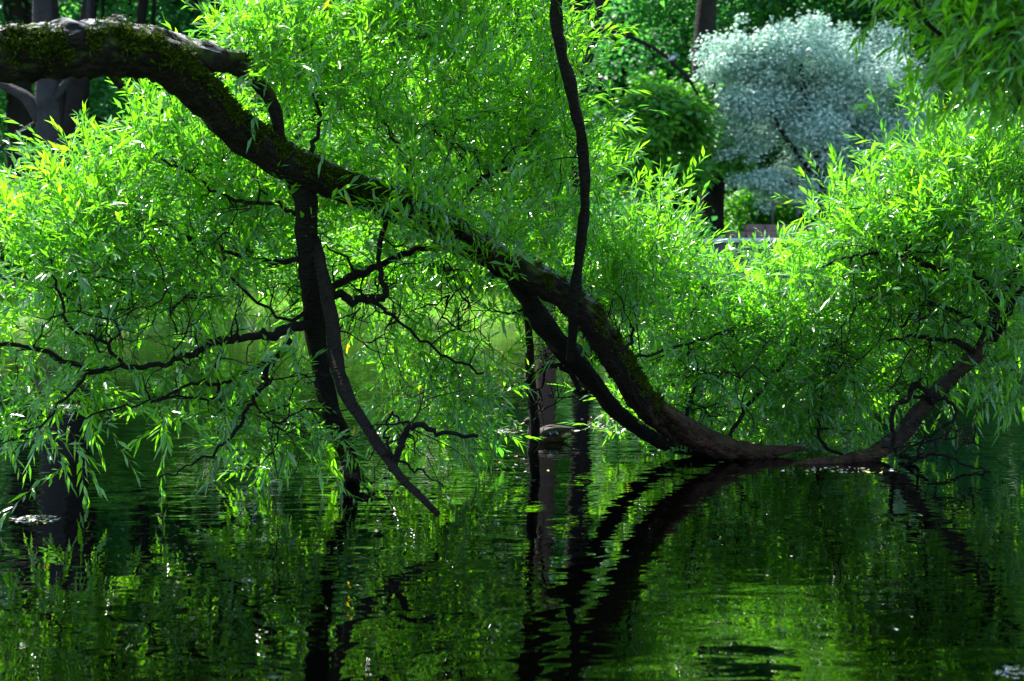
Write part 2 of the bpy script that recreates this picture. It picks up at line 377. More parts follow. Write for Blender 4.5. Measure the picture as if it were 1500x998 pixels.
# hanging trunk-like limbs that reach the water
limb([(436, 245, 10.4, 20), (447, 300, 10.5, 17), (450, 360, 10.6, 15), (461, 430, 10.8, 17), (463, 500, 11.1, 14), (476, 560, 11.3, 14), (491, 620, 11.45, 13), (508, 665, 11.5, 13), (516, 706, 11.6, 11), (520, 745, 11.6, 10)], 'limb', M_BARK2, willow, 16, .16, 8, sk)
limb([(462, 350, 10.6, 7), (472, 400, 10.5, 9), (486, 470, 10.4, 10), (497, 545, 10.2, 10), (512, 585, 10.05, 9.5), (535, 622, 9.9, 8), (560, 660, 9.7, 7.5), (580, 690, 9.5, 6), (612, 724, 9.25, 5), (642, 754, 9.15, 4.5)], 'limb', M_BARK3, willow, 16, .15, 8, sk)
limb([(834, 528, 11.6, 6), (839, 480, 11.4, 7), (840, 440, 11.2, 9), (847, 385, 11.1, 7), (853, 340, 11.05, 7.5), (856, 300, 11.0, 6.5), (856, 255, 10.95, 8), (852, 205, 10.9, 8), (843, 160, 10.85, 8.5), (832, 115, 10.8, 9), (821, 70, 10.8, 8), (815, 30, 10.8, 9), (816, -10, 10.8, 8), (822, -90, 10.9, 8), (835, -220, 11.1, 6)], 'limb', M_BARK2, willow, 12, .16, 8, sk)
limb([(735, 375, 11.3, 12), (770, 430, 11.5, 14), (800, 480, 11.7, 15), (835, 522, 11.9, 14), (870, 560, 12.3, 12), (900, 600, 12.7, 11), (945, 636, 13, 10), (990, 655, 13.1, 9), (1050, 662, 13.2, 8), (1100, 668, 13.2, 6)], 'limb', M_BARK2, willow, 14, .17, 8, sk)
limb([(764, 400, 11.6, 6), (774, 480, 12.2, 6), (776, 540, 12.8, 7), (780, 590, 13.2, 8), (784, 625, 13.4, 7), (781, 660, 13.45, 8), (780, 690, 13.45, 8)], 'limb', M_BARK2, willow, 10, .2, 8, sk)
# knobbly stub on the lower limb
limb([(846, 512, 12.0, 9), (832, 510, 11.85, 9), (822, 505, 11.8, 8), (814, 512, 11.75, 6)], 'knot', M_GREY, willow, 10, .2, 4)
for nd in [
    [(455, 470, 10.9, 10), (415, 486, 10.7, 10), (370, 492, 10.5, 8), (330, 498, 10.4, 7), (285, 515, 10.3, 6), (240, 532, 10.2, 5), (185, 538, 10.1, 5), (125, 540, 10, 5), (60, 512, 9.9, 4.5), (0, 503, 9.8, 4), (-60, 500, 9.8, 3)],
    [(425, 498, 10.6, 7), (395, 532, 10.4, 6), (340, 553, 10.3, 4), (280, 565, 10.2, 3), (220, 590, 10.1, 2)],
    [(400, 528, 10.4, 7), (385, 565, 10.3, 6), (362, 600, 10.2, 4), (335, 645, 10.1, 3), (280, 680, 10, 2), (232, 700, 9.9, 1.5)],
    [(325, 500, 10.4, 4), (318, 540, 10.3, 4), (320, 582, 10.3, 3)],
    [(318, 582, 10.3, 2.5), (230, 584, 10.1, 2), (160, 600, 10, 1.8), (90, 625, 9.8, 1.5)],
    [(185, 538, 10.1, 3.5), (150, 500, 10.1, 3.5), (105, 480, 10, 3), (85, 425, 10, 2.5), (75, 380, 10, 2)],
    [(130, 542, 10, 3), (95, 585, 9.8, 2.5), (40, 635, 9.6, 2), (-10, 655, 9.5, 1.6)],
    [(462, 440, 10.8, 6), (420, 470, 10.9, 3), (330, 400, 11, 3), (260, 340, 11, 3), (180, 300, 11, 2.5), (120, 290, 11, 2)],
    [(470, 440, 10.8, 8), (500, 412, 10.9, 8), (540, 400, 11, 7), (590, 372, 11.1, 6), (650, 362, 11.1, 5)],
    [(480, 425, 10.7, 9), (520, 440, 10.7, 8), (552, 440, 10.7, 7), (566, 428, 10.7, 6), (555, 395, 10.8, 5), (560, 340, 10.9, 5), (572, 300, 10.9, 5)],
    [(552, 445, 10.7, 4), (600, 480, 10.8, 3), (650, 520, 10.9, 2.5), (708, 547, 11, 2)],
    [(572, 690, 9.55, 7), (590, 640, 9.6, 6), (605, 626, 9.6, 6), (640, 634, 9.6, 5), (700, 640, 9.6, 3.5)],
    [(580, 680, 9.55, 3), (565, 640, 9.6, 2.5), (572, 610, 9.65, 2.5), (600, 622, 9.6, 2)],
    [(560, 668, 9.6, 3), (600, 685, 9.6, 2.5), (615, 690, 9.55, 2), (650, 716, 9.5, 1.5)],
    [(500, 690, 11.5, 5), (530, 703, 11.2, 6), (545, 702, 11.1, 3)],
    [(440, 380, 10.7, 6), (400, 385, 10.8, 5), (350, 375, 10.9, 4), (300, 355, 11, 3), (240, 345, 11, 2.5)],
    [(445, 320, 10.6, 4), (400, 300, 10.6, 4), (330, 290, 10.7, 3), (270, 250, 10.8, 2.5), (220, 225, 10.8, 2)],
    [(838, 545, 12, 6), (812, 535, 11.9, 4), (790, 545, 11.9, 4), (770, 560, 11.9, 2)],
    [(835, 540, 12, 6), (845, 575, 12.1, 5), (858, 572, 12.1, 4), (868, 568, 12.1, 3)],
    [(800, 535, 11.9, 2.5), (790, 590, 12.2, 2), (783, 620, 12.6, 1.5)],
    [(880, 500, 11.5, 4), (905, 512, 11.5, 4), (925, 500, 11.6, 3), (924, 475, 11.6, 3)],
    [(900, 535, 11.8, 3), (950, 520, 12.4, 3), (1020, 500, 13, 2.5), (1100, 470, 13.4, 2)],
    [(1000, 650, 12.9, 4), (1010, 600, 13.2, 4), (1020, 540, 13.5, 3.5), (1010, 480, 13.6, 3), (1030, 420, 13.6, 2)],
    [(1060, 660, 13, 4), (1090, 600, 13.4, 4), (1140, 540, 13.8, 3.5), (1180, 470, 14, 3), (1200, 420, 14, 2)],
    [(640, 360, 11.1, 9), (655, 320, 11.2, 5), (700, 270, 11.3, 4), (760, 230, 11.5, 3), (800, 160, 11.6, 2.5)],
    [(590, 300, 11, 8), (600, 240, 11.2, 4), (560, 180, 11.4, 3), (530, 100, 11.5, 2.5)],
    [(440, 240, 10.4, 6), (470, 190, 10.6, 4), (455, 120, 10.8, 3), (480, 60, 11, 2.5)],
]:
    limb([(a, b, c, r * .78) for a, b, c, r in nd], 'branch', M_BARK2, willow, 8, .2, 6, sk, wob=.012)
EL = [ # x, y, D, rx, ry, rD, clusters, up bias
    (600, 120, 11.6, 250, 190, .8, 128, .8), (600, -110, 11.6, 230, 130, 1.1, 60, .8), (420, 70, 10.4, 90, 70, .5, 26, .7),
    (290, 235, 11.2, 160, 85, .8, 55, .7), (130, 320, 10.8, 125, 80, .8, 44, .6), (110, 430, 10.4, 150, 80, .7, 26, .3),
    (80, 570, 10.0, 110, 80, .6, 13, .15), (690, 340, 10.7, 70, 35, .25, 9, .5), (815, 455, 12.4, 50, 35, .2, 9, .3), (930, 600, 13.6, 40, 20, .3, 4, .6), (398, 60, 9.9, 45, 35, .2, 7, .6), (600, 300, 10.4, 40, 30, .2, 4, .5), (330, 370, 11.5, 150, 80, .9, 32, .3), (300, 565, 10.6, 110, 60, .6, 10, 0),
    (560, 380, 11.9, 170, 110, .9, 40, .3), (650, 560, 11.9, 85, 75, .6, 24, .2), (420, 640, 10.8, 90, 45, .6, 9, .1),
    (775, 240, 12.4, 105, 160, 1.2, 90, .7), (905, 385, 13.0, 85, 95, 1.0, 60, .6), (1030, 462, 13.6, 115, 70, .8, 52, .5),
    (1090, 560, 13.8, 150, 90, .7, 44, .2), (945, 616, 13.6, 50, 25, .4, 6, .4), (1120, 640, 13.9, 70, 22, .5, 10, .4)]
def bare_twigs(root, ells, skel, m=None):
    nodes = np.array([q[:3] for q in skel]); parts = []
    for (x, y, D, rx, ry, rD, n) in ells:
        for _ in range(n):
            u = nrm(rng.normal(size=3)) * rng.random() ** .4; q = P(x + u[0] * rx, y + u[1] * ry, D + u[2] * rD)
            k = int(np.argmin(np.linalg.norm(nodes - q, axis=1))); a = nodes[k]; ln = max(.25, np.linalg.norm(q - a)); st = max(6, int(ln / .09)); p = [a.copy()]; d = nrm(q - a)
            for i in range(st):
                d = nrm(d + rng.normal(0, .28, 3) + nrm(q - p[-1] + 1e-6) * .25); p.append(p[-1] + d * ln / st * 1.1)
            p = np.array(p); p[:, 2] = np.maximum(p[:, 2], -.05); r0 = rng.uniform(.006, .010); parts.append((p, np.linspace(r0, .003, len(p))))
            for _b in range(rng.integers(1, 4)):
                j = rng.integers(2, len(p) - 1); pb = [p[j].copy()]; db = nrm(d + rng.normal(0, .8, 3))
                for i in range(rng.integers(4, 8)): db = nrm(db + rng.normal(0, .3, 3) - [0, 0, .08]); pb.append(pb[-1] + db * .07)
                pb = np.array(pb); pb[:, 2] = np.maximum(pb[:, 2], -.05); parts.append((pb, np.linspace(.0045, .0022, len(pb))))
            nodes = np.vstack([nodes, p[2:]])
    mb = MB()
    for p, r in parts: tube(mb, p, r, 5, .1, cap=False)
    mb.build('fine_branches', m or M_BARK2, root)['kind'] = 'stuff'
bare_twigs(willow, [(300, 420, 10.5, 220, 130, .5, 34), (620, 430, 10.9, 150, 110, .4, 38), (400, 590, 10.3, 120, 80, .4, 16), (600, 640, 9.9, 60, 60, .3, 8), (815, 560, 12, 50, 60, .3, 10), (150, 480, 10, 130, 100, .4, 14), (700, 210, 10.9, 130, 90, .4, 12), (1050, 560, 13.0, 120, 90, .4, 22), (880, 480, 11.6, 50, 40, .3, 8), (545, 740, 10.9, 30, 25, .2, 6)], sk)
leafy(willow, EL, sk, leaf_len=.13, droop=.2, hang=0, leaves=14)

# ------------------------------------------------------------------ the half-sunk limb on the right
log = empty('sunken_willow', 'smaller willow rising at the right from a half-sunk reddish log in the pond', 'tree')
sk2 = []
limb([(1160, 684, 12.6, 5), (1195, 680, 12.65, 8), (1240, 676, 12.75, 10), (1275, 668, 12.85, 11), (1305, 650, 12.95, 11)], 'trunk', M_RED, log, 16, .18, 8, sk2)
limb([(1290, 660, 12.9, 11), (1325, 632, 13, 13), (1350, 598, 13, 12), (1395, 552, 13, 11), (1435, 515, 13, 11), (1452, 480, 13, 9), (1458, 440, 13, 7.5)], 'limb', M_LOG, log, 16, .12, 8, sk2)
for nd in [
    [(1458, 445, 13, 9), (1445, 418, 13, 8), (1420, 402, 13, 6), (1370, 392, 13, 5), (1332, 372, 13, 5), (1325, 340, 13.1, 3.5), (1300, 315, 13.2, 3), (1270, 305, 13.2, 2)],
    [(1458, 445, 13, 9), (1480, 408, 13, 7), (1496, 370, 13.1, 6), (1500, 300, 13.2, 5), (1490, 220, 13.3, 3)],
    [(1455, 500, 13, 8), (1470, 470, 12.9, 7), (1496, 425, 12.8, 6), (1540, 380, 12.8, 4)],
    [(1430, 520, 13, 7), (1405, 503, 12.9, 6), (1375, 497, 12.9, 4), (1335, 494, 12.9, 3), (1300, 500, 12.9, 2)],
    [(1365, 590, 12.95, 6), (1350, 568, 12.8, 5), (1338, 566, 12.8, 5), (1328, 585, 12.8, 5), (1310, 600, 12.7, 4), (1308, 640, 12.7, 4), (1312, 668, 12.6, 3)],
    [(1338, 582, 12.8, 4), (1370, 582, 12.7, 4), (1400, 598, 12.6, 3), (1390, 620, 12.5, 3), (1340, 650, 12.5, 2), (1290, 655, 12.5, 2)],
    [(1320, 685, 12.5, 3), (1345, 672, 12.4, 4), (1375, 665, 12.3, 3), (1410, 680, 12.2, 2), (1450, 690, 12.1, 1.5)],
    [(1345, 672, 12.4, 3), (1350, 650, 12.4, 2.5), (1395, 640, 12.3, 2), (1440, 655, 12.3, 1.5)],
    [(1332, 374, 13, 4), (1280, 372, 13.1, 3), (1230, 380, 13.2, 2.5), (1190, 400, 13.4, 2)],
    [(1455, 490, 13, 5), (1400, 455, 13.1, 4), (1350, 450, 13.2, 3), (1320, 480, 13.3, 2)],
    [(1320, 665, 12.9, 4), (1335, 672, 12.7, 4), (1352, 664, 12.6, 2)],
    [(1240, 672, 12.8, 3), (1200, 640, 13.3, 3), (1210, 560, 13.7, 2.5), (1240, 500, 13.8, 2)],
]: limb([(a, b, c, r * .8) for a, b, c, r in nd], 'branch', M_BARK2, log, 8, .18, 6, sk2, wob=.01)
bare_twigs(log, [(1350, 470, 12.8, 120, 120, .4, 26), (1380, 650, 12.3, 80, 35, .3, 14), (1230, 560, 13.2, 90, 90, .4, 14), (1330, 330, 12.9, 120, 80, .4, 12)], sk2)
leafy(log, [(1330, 350, 13.4, 160, 95, .9, 90, .6), (1430, 250, 13.4, 120, 80, .8, 60, .7), (1200, 440, 13.8, 110, 60, .8, 50, .6), (1450, 380, 13.3, 90, 90, .8, 30, .2),
            (1230, 520, 13.9, 110, 80, .7, 38, .2), (1360, 480, 13.5, 110, 60, .7, 22, 0), (1220, 630, 13.7, 60, 30, .4, 10, .3), (1480, 520, 13.2, 40, 60, .4, 7, -.6), (1240, 350, 13.8, 40, 30, .3, 6, .7)], sk2, leaf_len=.13, droop=.25, hang=.02, leaves=14)

# ------------------------------------------------------------------ dark overhanging tree, top right
over = empty('overhanging_willow', 'dark foliage of a nearer tree hanging into the top right corner, shaded by unseen leaf masses added above', 'tree')
sk3 = []
limb([(2150, 1150, 6.2, 60), (2080, 600, 6.3, 52), (1950, 200, 6.5, 40), (1800, 0, 6.7, 30), (1700, -160, 6.9, 20)], 'trunk', M_BARK, over, 16, .12, 8, sk3)
for nd in [[(1880, 100, 6.6, 20), (1700, 70, 6.8, 12), (1560, 75, 7, 7), (1480, 72, 7.1, 4), (1420, 66, 7.2, 3), (1385, 55, 7.2, 3), (1355, 30, 7.2, 3), (1335, -15, 7.3, 3), (1320, -80, 7.3, 3)],
           [(1800, 0, 6.7, 14), (1600, -60, 6.9, 9), (1480, -80, 7, 6), (1400, -60, 7.1, 4), (1380, -5, 7.1, 3), (1410, 30, 7.1, 2)],
           [(1600, 75, 6.9, 7), (1540, 130, 6.9, 5), (1490, 150, 7, 3)]]:
    limb(nd, 'branch', M_BARK2, over, 8, .15, 6, sk3)
leafy(over, [(1468, 55, 7.1, 55, 55, .5, 26, 0), (1560, 20, 7.0, 90, 120, .7, 46, 0), (1480, -160, 7.3, 200, 130, .9, 90, .2), (1080, -590, 8.4, 340, 130, 1.3, 330, .3), (880, -900, 9.7, 460, 110, 1.6, 520, .3), (1450, -400, 7.8, 250, 130, 1.0, 80, .3), (1400, -60, 7.2, 50, 50, .4, 12, .1)], sk3,  # the high out-of-frame leaf masses are added to shade the visible foliage
      leaf_len=.11, twig_per=8, spread=.2, droop=.2, hang=0)

# ------------------------------------------------------------------ woodland on the far bank
def crown_leaves(lobes, n, size, flat=.6, gap=.35):
    """leaf-sized faces spread over uneven lobes; lobes (m,4): centre, radius"""
    lobes = np.asarray(lobes); w = lobes[:, 3] ** 2; k = rng.choice(len(lobes), n, p=w / w.sum())
    u = nrm(rng.normal(size=(n, 3))); rr = rng.random((n, 1)) ** .5 * (1 + (rng.random((n, 1)) < .25) * rng.random((n, 1)) * .6)
    c = lobes[k, :3] + u * rr * lobes[k, 3:4] * np.array([1, 1, .7])
    c += rng.normal(0, size * .6, c.shape)
    d = nrm(rng.normal(size=(n, 3)) * np.array([1, 1, .45]) + u * .5); up = nrm(np.array([0, 0, 1.0]) * flat * 2 + u * .5 + rng.normal(0, .5, (n, 3)))
    ln = size * rng.uniform(.7, 1.4, n)
    V, Fq = leaf_arrays(c, d, up, ln, ln * .62, .3)
    a = np.repeat(np.clip(rng.normal(.45, .22, n) + (rng.random(len(lobes))[k] - .5) * .5, 0, 1), 5)
    return V, Fq, a

def make_tree(name, label, cat, h, r, trunk_r, leafmat, barkmat, leaves=7000, size=.24, base=.3, lean=(0, 0), forks=5, group=None, nl=34, split=None):
    root = empty(name, label, cat, group=group)
    mb = MB(); lobes = []
    top = np.array([lean[0], lean[1], h * .82])
    t = np.linspace(0, 1, 14)[:, None]
    tp = top * t + np.hstack([np.sin(t * 5 + rng.uniform(0, 6)) * .12 * t, np.sin(t * 4 + rng.uniform(0, 6)) * .12, t * 0])
    tr = trunk_r * (1 - .82 * t[:, 0]) * (1 + .45 * np.exp(-t[:, 0] * 16))
    tube(mb, np.vstack([tp[0] - [0, 0, .5], tp]), np.concatenate([[tr[0]], tr]), 12, .08)
    mb.build('trunk', barkmat, root)
    for i in range(forks):
        a = rng.uniform(0, 6.28); s = rng.uniform(base, .8); k = int(s * 13); p0 = tp[k]
        e = p0 + np.array([math.cos(a) * r * rng.uniform(.5, .9), math.sin(a) * r * rng.uniform(.5, .9), h * rng.uniform(.08, .25)])
        tt = np.linspace(0, 1, 8)[:, None]; pp = p0 * (1 - tt) + e * tt + np.array([0, 0, -1.0]) * np.sin(np.pi * tt) * rng.uniform(-.3, .6) + rng.normal(0, .08, (8, 3)) * tt
        m2 = MB(); tube(m2, pp, tr[k] * (.55 - .42 * tt[:, 0]), 7, .08); m2.build('limb', barkmat, root)
    for i in range(nl):
        a = rng.uniform(0, 6.28); z = rng.uniform(base, 1.02); prof = math.sin(math.pi * min(1, max(.06, (z - base + .08) / (1.1 - base)))) ** .6
        q = rng.random() ** .5 * r * prof
        lobes.append((math.cos(a) * q + lean[0] * z, math.sin(a) * q + lean[1] * z, z * h, rng.uniform(.10, .22) * (r + h * .25)))
    V, Fq, at = crown_leaves(lobes, leaves, size); mesh_np('crown', V, Fq, leafmat, root, attr=at)
    return root
def copy_tree(o, parent=None):
    c = o.copy(); COL.objects.link(c); c.parent = parent
    for ch in o.children: copy_tree(ch, c)
    return c
def put(o, x, D, s=1.0, rot=0.0, sz=None, X=None, dz=0):
    Xw = (x - CX) / F * D / math.cos(PITCH) if X is None else X
    o.location = (Xw, D, float(ground_z(Xw, D)) - .1 + dz); o.scale = (s, s, sz or s); o.rotation_euler = (0, 0, rot)
    return o

G1 = 'woodland trees on the far bank'
protos = [make_tree('woodland_tree', 'x', 'tree', 19, 4.6, .38, M_MAPLE, M_DARKB, 15000, .30, .22, (.6, 0), 7, G1, 40),
          make_tree('woodland_tree', 'x', 'tree', 22, 5.2, .42, M_MAPLE, M_DARKB, 17000, .30, .3, (-.8, .3), 7, G1, 46),
          make_tree('woodland_tree', 'x', 'tree', 16, 4.4, .28, M_MAPLE, M_DARKB, 13000, .28, .12, (.2, .2), 6, G1, 36)]
spots = [ # px, D, proto, scale, rotation, label
    (330, 70, 0, 1.0, 1, 'tall dark broadleaf tree behind the left willow crown, above the fork of the mossy limb'),
    (560, 67, 1, 1.0, 2, 'tall dark tree on the far bank hidden behind the middle of the willow crown'),
    (700, 70, 0, 1.1, 4, 'dark tree behind the willow crown, just left of the black vertical limb'),
    (1130, 64, 1, 1.0, 5, 'dark green tree rising behind the silver-leaved tree, over its top'),
    (1260, 60, 0, 1.05, 3.3, 'tree with a dark trunk standing at the upper right edge of the silver-leaved tree'),
    (1420, 57, 1, 1.0, .5, 'dark tree behind the overhanging foliage at the top right'),
    (1540, 52, 2, 1.1, 2.5, 'lower dark tree at the right edge of the far bank'),
    (200, 72, 2, 1.2, 3, 'bushy tree deep in the wood seen under the arch of the mossy limb'),
    (-60, 60, 1, 1.0, 1.4, 'dark tree at the left edge behind the horizontal mossy limb'),
    (20, 76, 0, 1.2, 5.1, 'far tree between the left edge and the grey trunk'),
    (440, 78, 1, 1.15, 3.7, 'far tree behind the willow crown left of its middle'),
    (900, 74, 0, 1.2, .2, 'far tree behind the dead branch with the perched bird'),
    (1010, 80, 2, 1.4, 1.9, 'far tree in the gap between the dark leaning trunk and the silver tree'),
    (1350, 78, 1, 1.1, 4.4, 'far tree behind the right shoulder of the silver-leaved tree'),
    (-260, 64, 2, 1.2, 4, 'tree beyond the left edge of the far bank'),
    (1720, 60, 1, 1.0, 3, 'tree beyond the right edge of the far bank'),
    (640, 84, 2, 1.5, 2.2, 'far tree high behind the centre of the willow'),
    (120, 90, 1, 1.2, .9, 'farthest tree seen between the two trunks at the left'),
    (1180, 92, 0, 1.3, 2.9, 'farthest tree above the silver-leaved tree')]
used = set()
for (x, D, k, s, rot, lab) in spots:
    o = protos[k] if k not in used else copy_tree(protos[k]); used.add(k)
    put(o, x, D, s, rot); o['label'] = lab; o['group'] = G1

# trees that can be told apart
def bare_trunk(name, label, base, nodes_, m, leaves=9000, lobes=None, leafmat=None, limbs=(), cat='tree', sides=14):
    root = empty(name, label, cat); mb = MB(); p, r = px_path(nodes_, 7); tube(mb, p, r, sides, .07); mb.build('trunk', m, root)
    for nd in limbs:
        q = MB(); p, r = px_path(nd, 6); tube(q, p, r, 8, .08); q.build('limb', m, root)
    if lobes:
        L = [(*P(x, y, D), rr * D / F) for x, y, D, rr in lobes]
        V, Fq, at = crown_leaves(L, leaves, .26); mesh_np('crown', V, Fq, leafmat or M_MAPLE, root, attr=at)
    return root
def lob(cx, cy, D, rx, ry, n, r0, r1, dd=1.5):
    return [(cx + rng.uniform(-rx, rx), cy + rng.uniform(-ry, ry), D + rng.uniform(-dd, dd), rng.uniform(r0, r1)) for _ in range(n)]
bare_trunk('grey_trunk_tree', 'tree with a smooth pale grey trunk below the horizontal mossy limb at the left', 0,
           [(80, 470, 46, 26), (76, 380, 46, 20), (72, 250, 46, 17), (68, 120, 46, 15), (62, 0, 46, 13), (60, -200, 46, 11), (70, -420, 46, 7)], M_GREY,
           10000, lob(60, -340, 46, 110, 110, 16, 50, 80, 2.5),
           limbs=[[(60, 175, 46, 11), (40, 145, 46, 9), (15, 130, 46, 7), (-30, 110, 46, 5)], [(80, 145, 46, 6), (100, 115, 46, 5), (125, 60, 46, 4), (130, -10, 46, 3)], [(55, 290, 46, 3), (20, 330, 46, 2.5), (-40, 350, 46, 2)], [(62, 175, 46, 3.5), (20, 200, 46, 3), (-10, 225, 46, 2.5), (-60, 260, 46, 2)]])
bare_trunk('forked_tree', 'dark tree forking in a V right of the pale grey trunk', 0,
           [(112, 470, 49, 22), (108, 300, 49, 17), (104, 210, 49, 15), (110, 140, 49, 12), (122, 60, 49, 9), (135, -60, 49, 8), (140, -300, 49, 6)], M_DARKB,
           14000, lob(150, -320, 52, 110, 110, 16, 50, 80, 2.5),
           limbs=[[(104, 220, 49, 12), (90, 160, 49, 9), (86, 80, 49, 8), (70, -60, 49, 6)]])
for i, (x, w_, D, ln, lab) in enumerate([(25, 18, 60, 8, 'broad dark trunk at the far left top edge, above the horizontal limb'), (205, 8, 66, -12, 'slender dark trunk second from the left above the arch of the mossy limb'),
                                     (290, 7, 68, 14, 'slender leaning trunk above the fork of the mossy limb'), (258, 6, 72, -8, 'thin trunk in the middle of the gap over the fork'),
                                     (320, 6, 70, 10, 'thin trunk nearest the willow leaves over the fork'), (130, 7, 66, -20, 'thin trunk over the highest bend of the mossy limb')]):
    bare_trunk('slender_tree', lab, 0, [(x + ln, 440, D, w_ * 1.3), (x + ln * .6, 250, D, w_), (x, 60, D, w_ * .9), (x - ln, -100, D, w_ * .8), (x - ln, -350, D, w_ * .5)], M_DARKB,
               6000, lob(x, -320, D, 80, 90, 12, 35, 60, 2), limbs=[[(x, 90, D, w_ * .5), (x + 18, 40, D, w_ * .4), (x + 22, -40, D, w_ * .3)]])['group'] = 'slender trunks in the wood'
bare_trunk('leaning_tree', 'dark leaning double trunk holding out a bare dead branch with a bird on it', 0,
           [(862, 475, 47, 13), (856, 400, 47, 13), (850, 250, 47, 14), (850, 110, 47, 17), (862, 46, 47, 15), (885, -40, 47, 13), (920, -200, 47, 9)], M_DARKB, 14000, lob(1030, -380, 46, 190, 130, 20, 50, 80, 1.5),
           limbs=[[(852, 100, 47, 12), (846, 20, 47, 10), (840, -100, 47, 8)],
                  [(855, 60, 47, 5), (880, 46, 47, 3.5), (905, 46.5, 47, 3), (925, 55, 46.5, 3), (960, 72, 46, 2.5), (985, 92, 46, 2.3), (1005, 112, 46, 2.2), (1020, 135, 46, 1.8), (1024, 142, 46, 1.2)],
                  [(948, 66, 46.2, 1.6), (955, 78, 46, 1.4), (960, 86, 46, 1)], [(1012, 122, 46, 1.5), (1020, 120, 46, 1.4), (1026, 112, 46, 1)]])
bare_trunk('big_trunk_tree', 'thick black trunk between the lime-green bush and the silver-leaved tree', 0,
           [(1040, 430, 50, 24), (1040, 340, 50, 20), (1043, 270, 50, 19), (1038, 180, 50, 18), (1030, 90, 50, 16), (1040, -60, 50, 13), (1050, -260, 50, 8)], M_DARKB,
           18000, lob(1060, -60, 56, 160, 90, 24, 35, 70, 2) + lob(990, 50, 58, 150, 70, 16, 30, 55, 1.5) + lob(1080, -330, 57, 160, 110, 12, 50, 80, 2.5))
bare_trunk('brown_trunk_tree', 'tree whose brown trunk is mirrored in the water behind the duck', 0,
           [(800, 490, 46.5, 17), (800, 380, 46.5, 15), (798, 200, 46.5, 14), (795, 0, 46.5, 14), (790, -200, 46.5, 9)], M_BROWNB, 14000, lob(760, -260, 46.5, 170, 150, 22, 50, 90, 2.5))
# lime-green bush and silver tree
bare_trunk('lime_green_tree', 'small sunlit lime-green tree with tiered leaves left of the thick black trunk', 0,
           [(975, 440, 47.5, 6), (970, 330, 47.5, 5), (960, 200, 47.5, 4), (955, 130, 47.5, 2)], M_DARKB, 11000,
           lob(940, 165, 46.2, 35, 25, 8, 20, 32, .8) + lob(985, 180, 47.5, 35, 35, 9, 20, 32, .8) + [(948, 125, 47.5, 20), (1060, 225, 48, 24), (1080, 240, 48, 20), (1020, 225, 47.5, 22)] + lob(960, 250, 47.5, 60, 35, 8, 20, 34, .8), M_BRIGHT)
def silver():
    root = empty('silver_tree', 'silvery blue-green tree with a rounded drooping crown on the far bank', 'tree')
    D = 48.0; mb = MB(); p, r = px_path([(1215, 440, D, 9), (1210, 340, D, 8), (1195, 240, D, 7), (1180, 150, D, 5), (1170, 80, D, 3)], 7); tube(mb, p, r, 10, .08); mb.build('trunk', M_DARKB, root)
    for nd in [[(1200, 270, D, 4), (1150, 200, D, 3), (1100, 120, D, 2), (1050, 80, D, 1.2)], [(1197, 240, D, 4), (1240, 170, D, 3), (1290, 120, D, 2)], [(1205, 300, D, 3.5), (1160, 270, D, 2.5), (1120, 260, D, 1.5)], [(1200, 260, D, 3.5), (1260, 230, D, 2.5), (1320, 200, D, 1.5)]]:
        q = MB(); p, r = px_path(nd, 6); tube(q, p, r, 7, .08); q.build('limb', M_DARKB, root)
    L = lob(1110, 110, D, 45, 45, 11, 26, 47.5, 1) + lob(1180, 110, D, 60, 55, 13, 30, 48, 1.3) + lob(1260, 150, D, 60, 60, 12, 30, 46, 1.3) + lob(1170, 200, D, 70, 46, 12, 26, 47.5, 1.2) + lob(1150, 265, D, 46, 18, 7, 18, 28, .8)
    L += [(1030, 82, D, 16), (1045, 62, D, 18), (1065, 85, D, 20), (1080, 60, D, 20), (1050, 110, D, 12), (1310, 110, D, 30), (1330, 180, D, 26), (1300, 60, D, 34), (1085, 30, D, 8), (1230, 250, D, 26), (1110, 270, D, 16), (1270, 230, D, 30), (1300, 250, D, 28), (1320, 215, D, 30), (1250, 280, D, 24), (1090, 225, D, 26), (1120, 300, D, 14), (1180, 290, D, 22), (1060, 150, D, 24), (1075, 190, D, 24)]
    for a in np.linspace(0, 2 * np.pi, 60, endpoint=False):
        k = rng.uniform(.82, 1.12); L.append((1185 + 160 * k * math.cos(a), 160 + 118 * k * math.sin(a), D + rng.uniform(-1, 1), rng.uniform(9, 18)))
    L = [(*P(x, y, d), rr * d / F) for x, y, d, rr in L]
    V, Fq, at = crown_leaves(L, 72000, .12, flat=.3); mesh_np('crown', V, Fq, M_SILVER, root, attr=at)
silver()

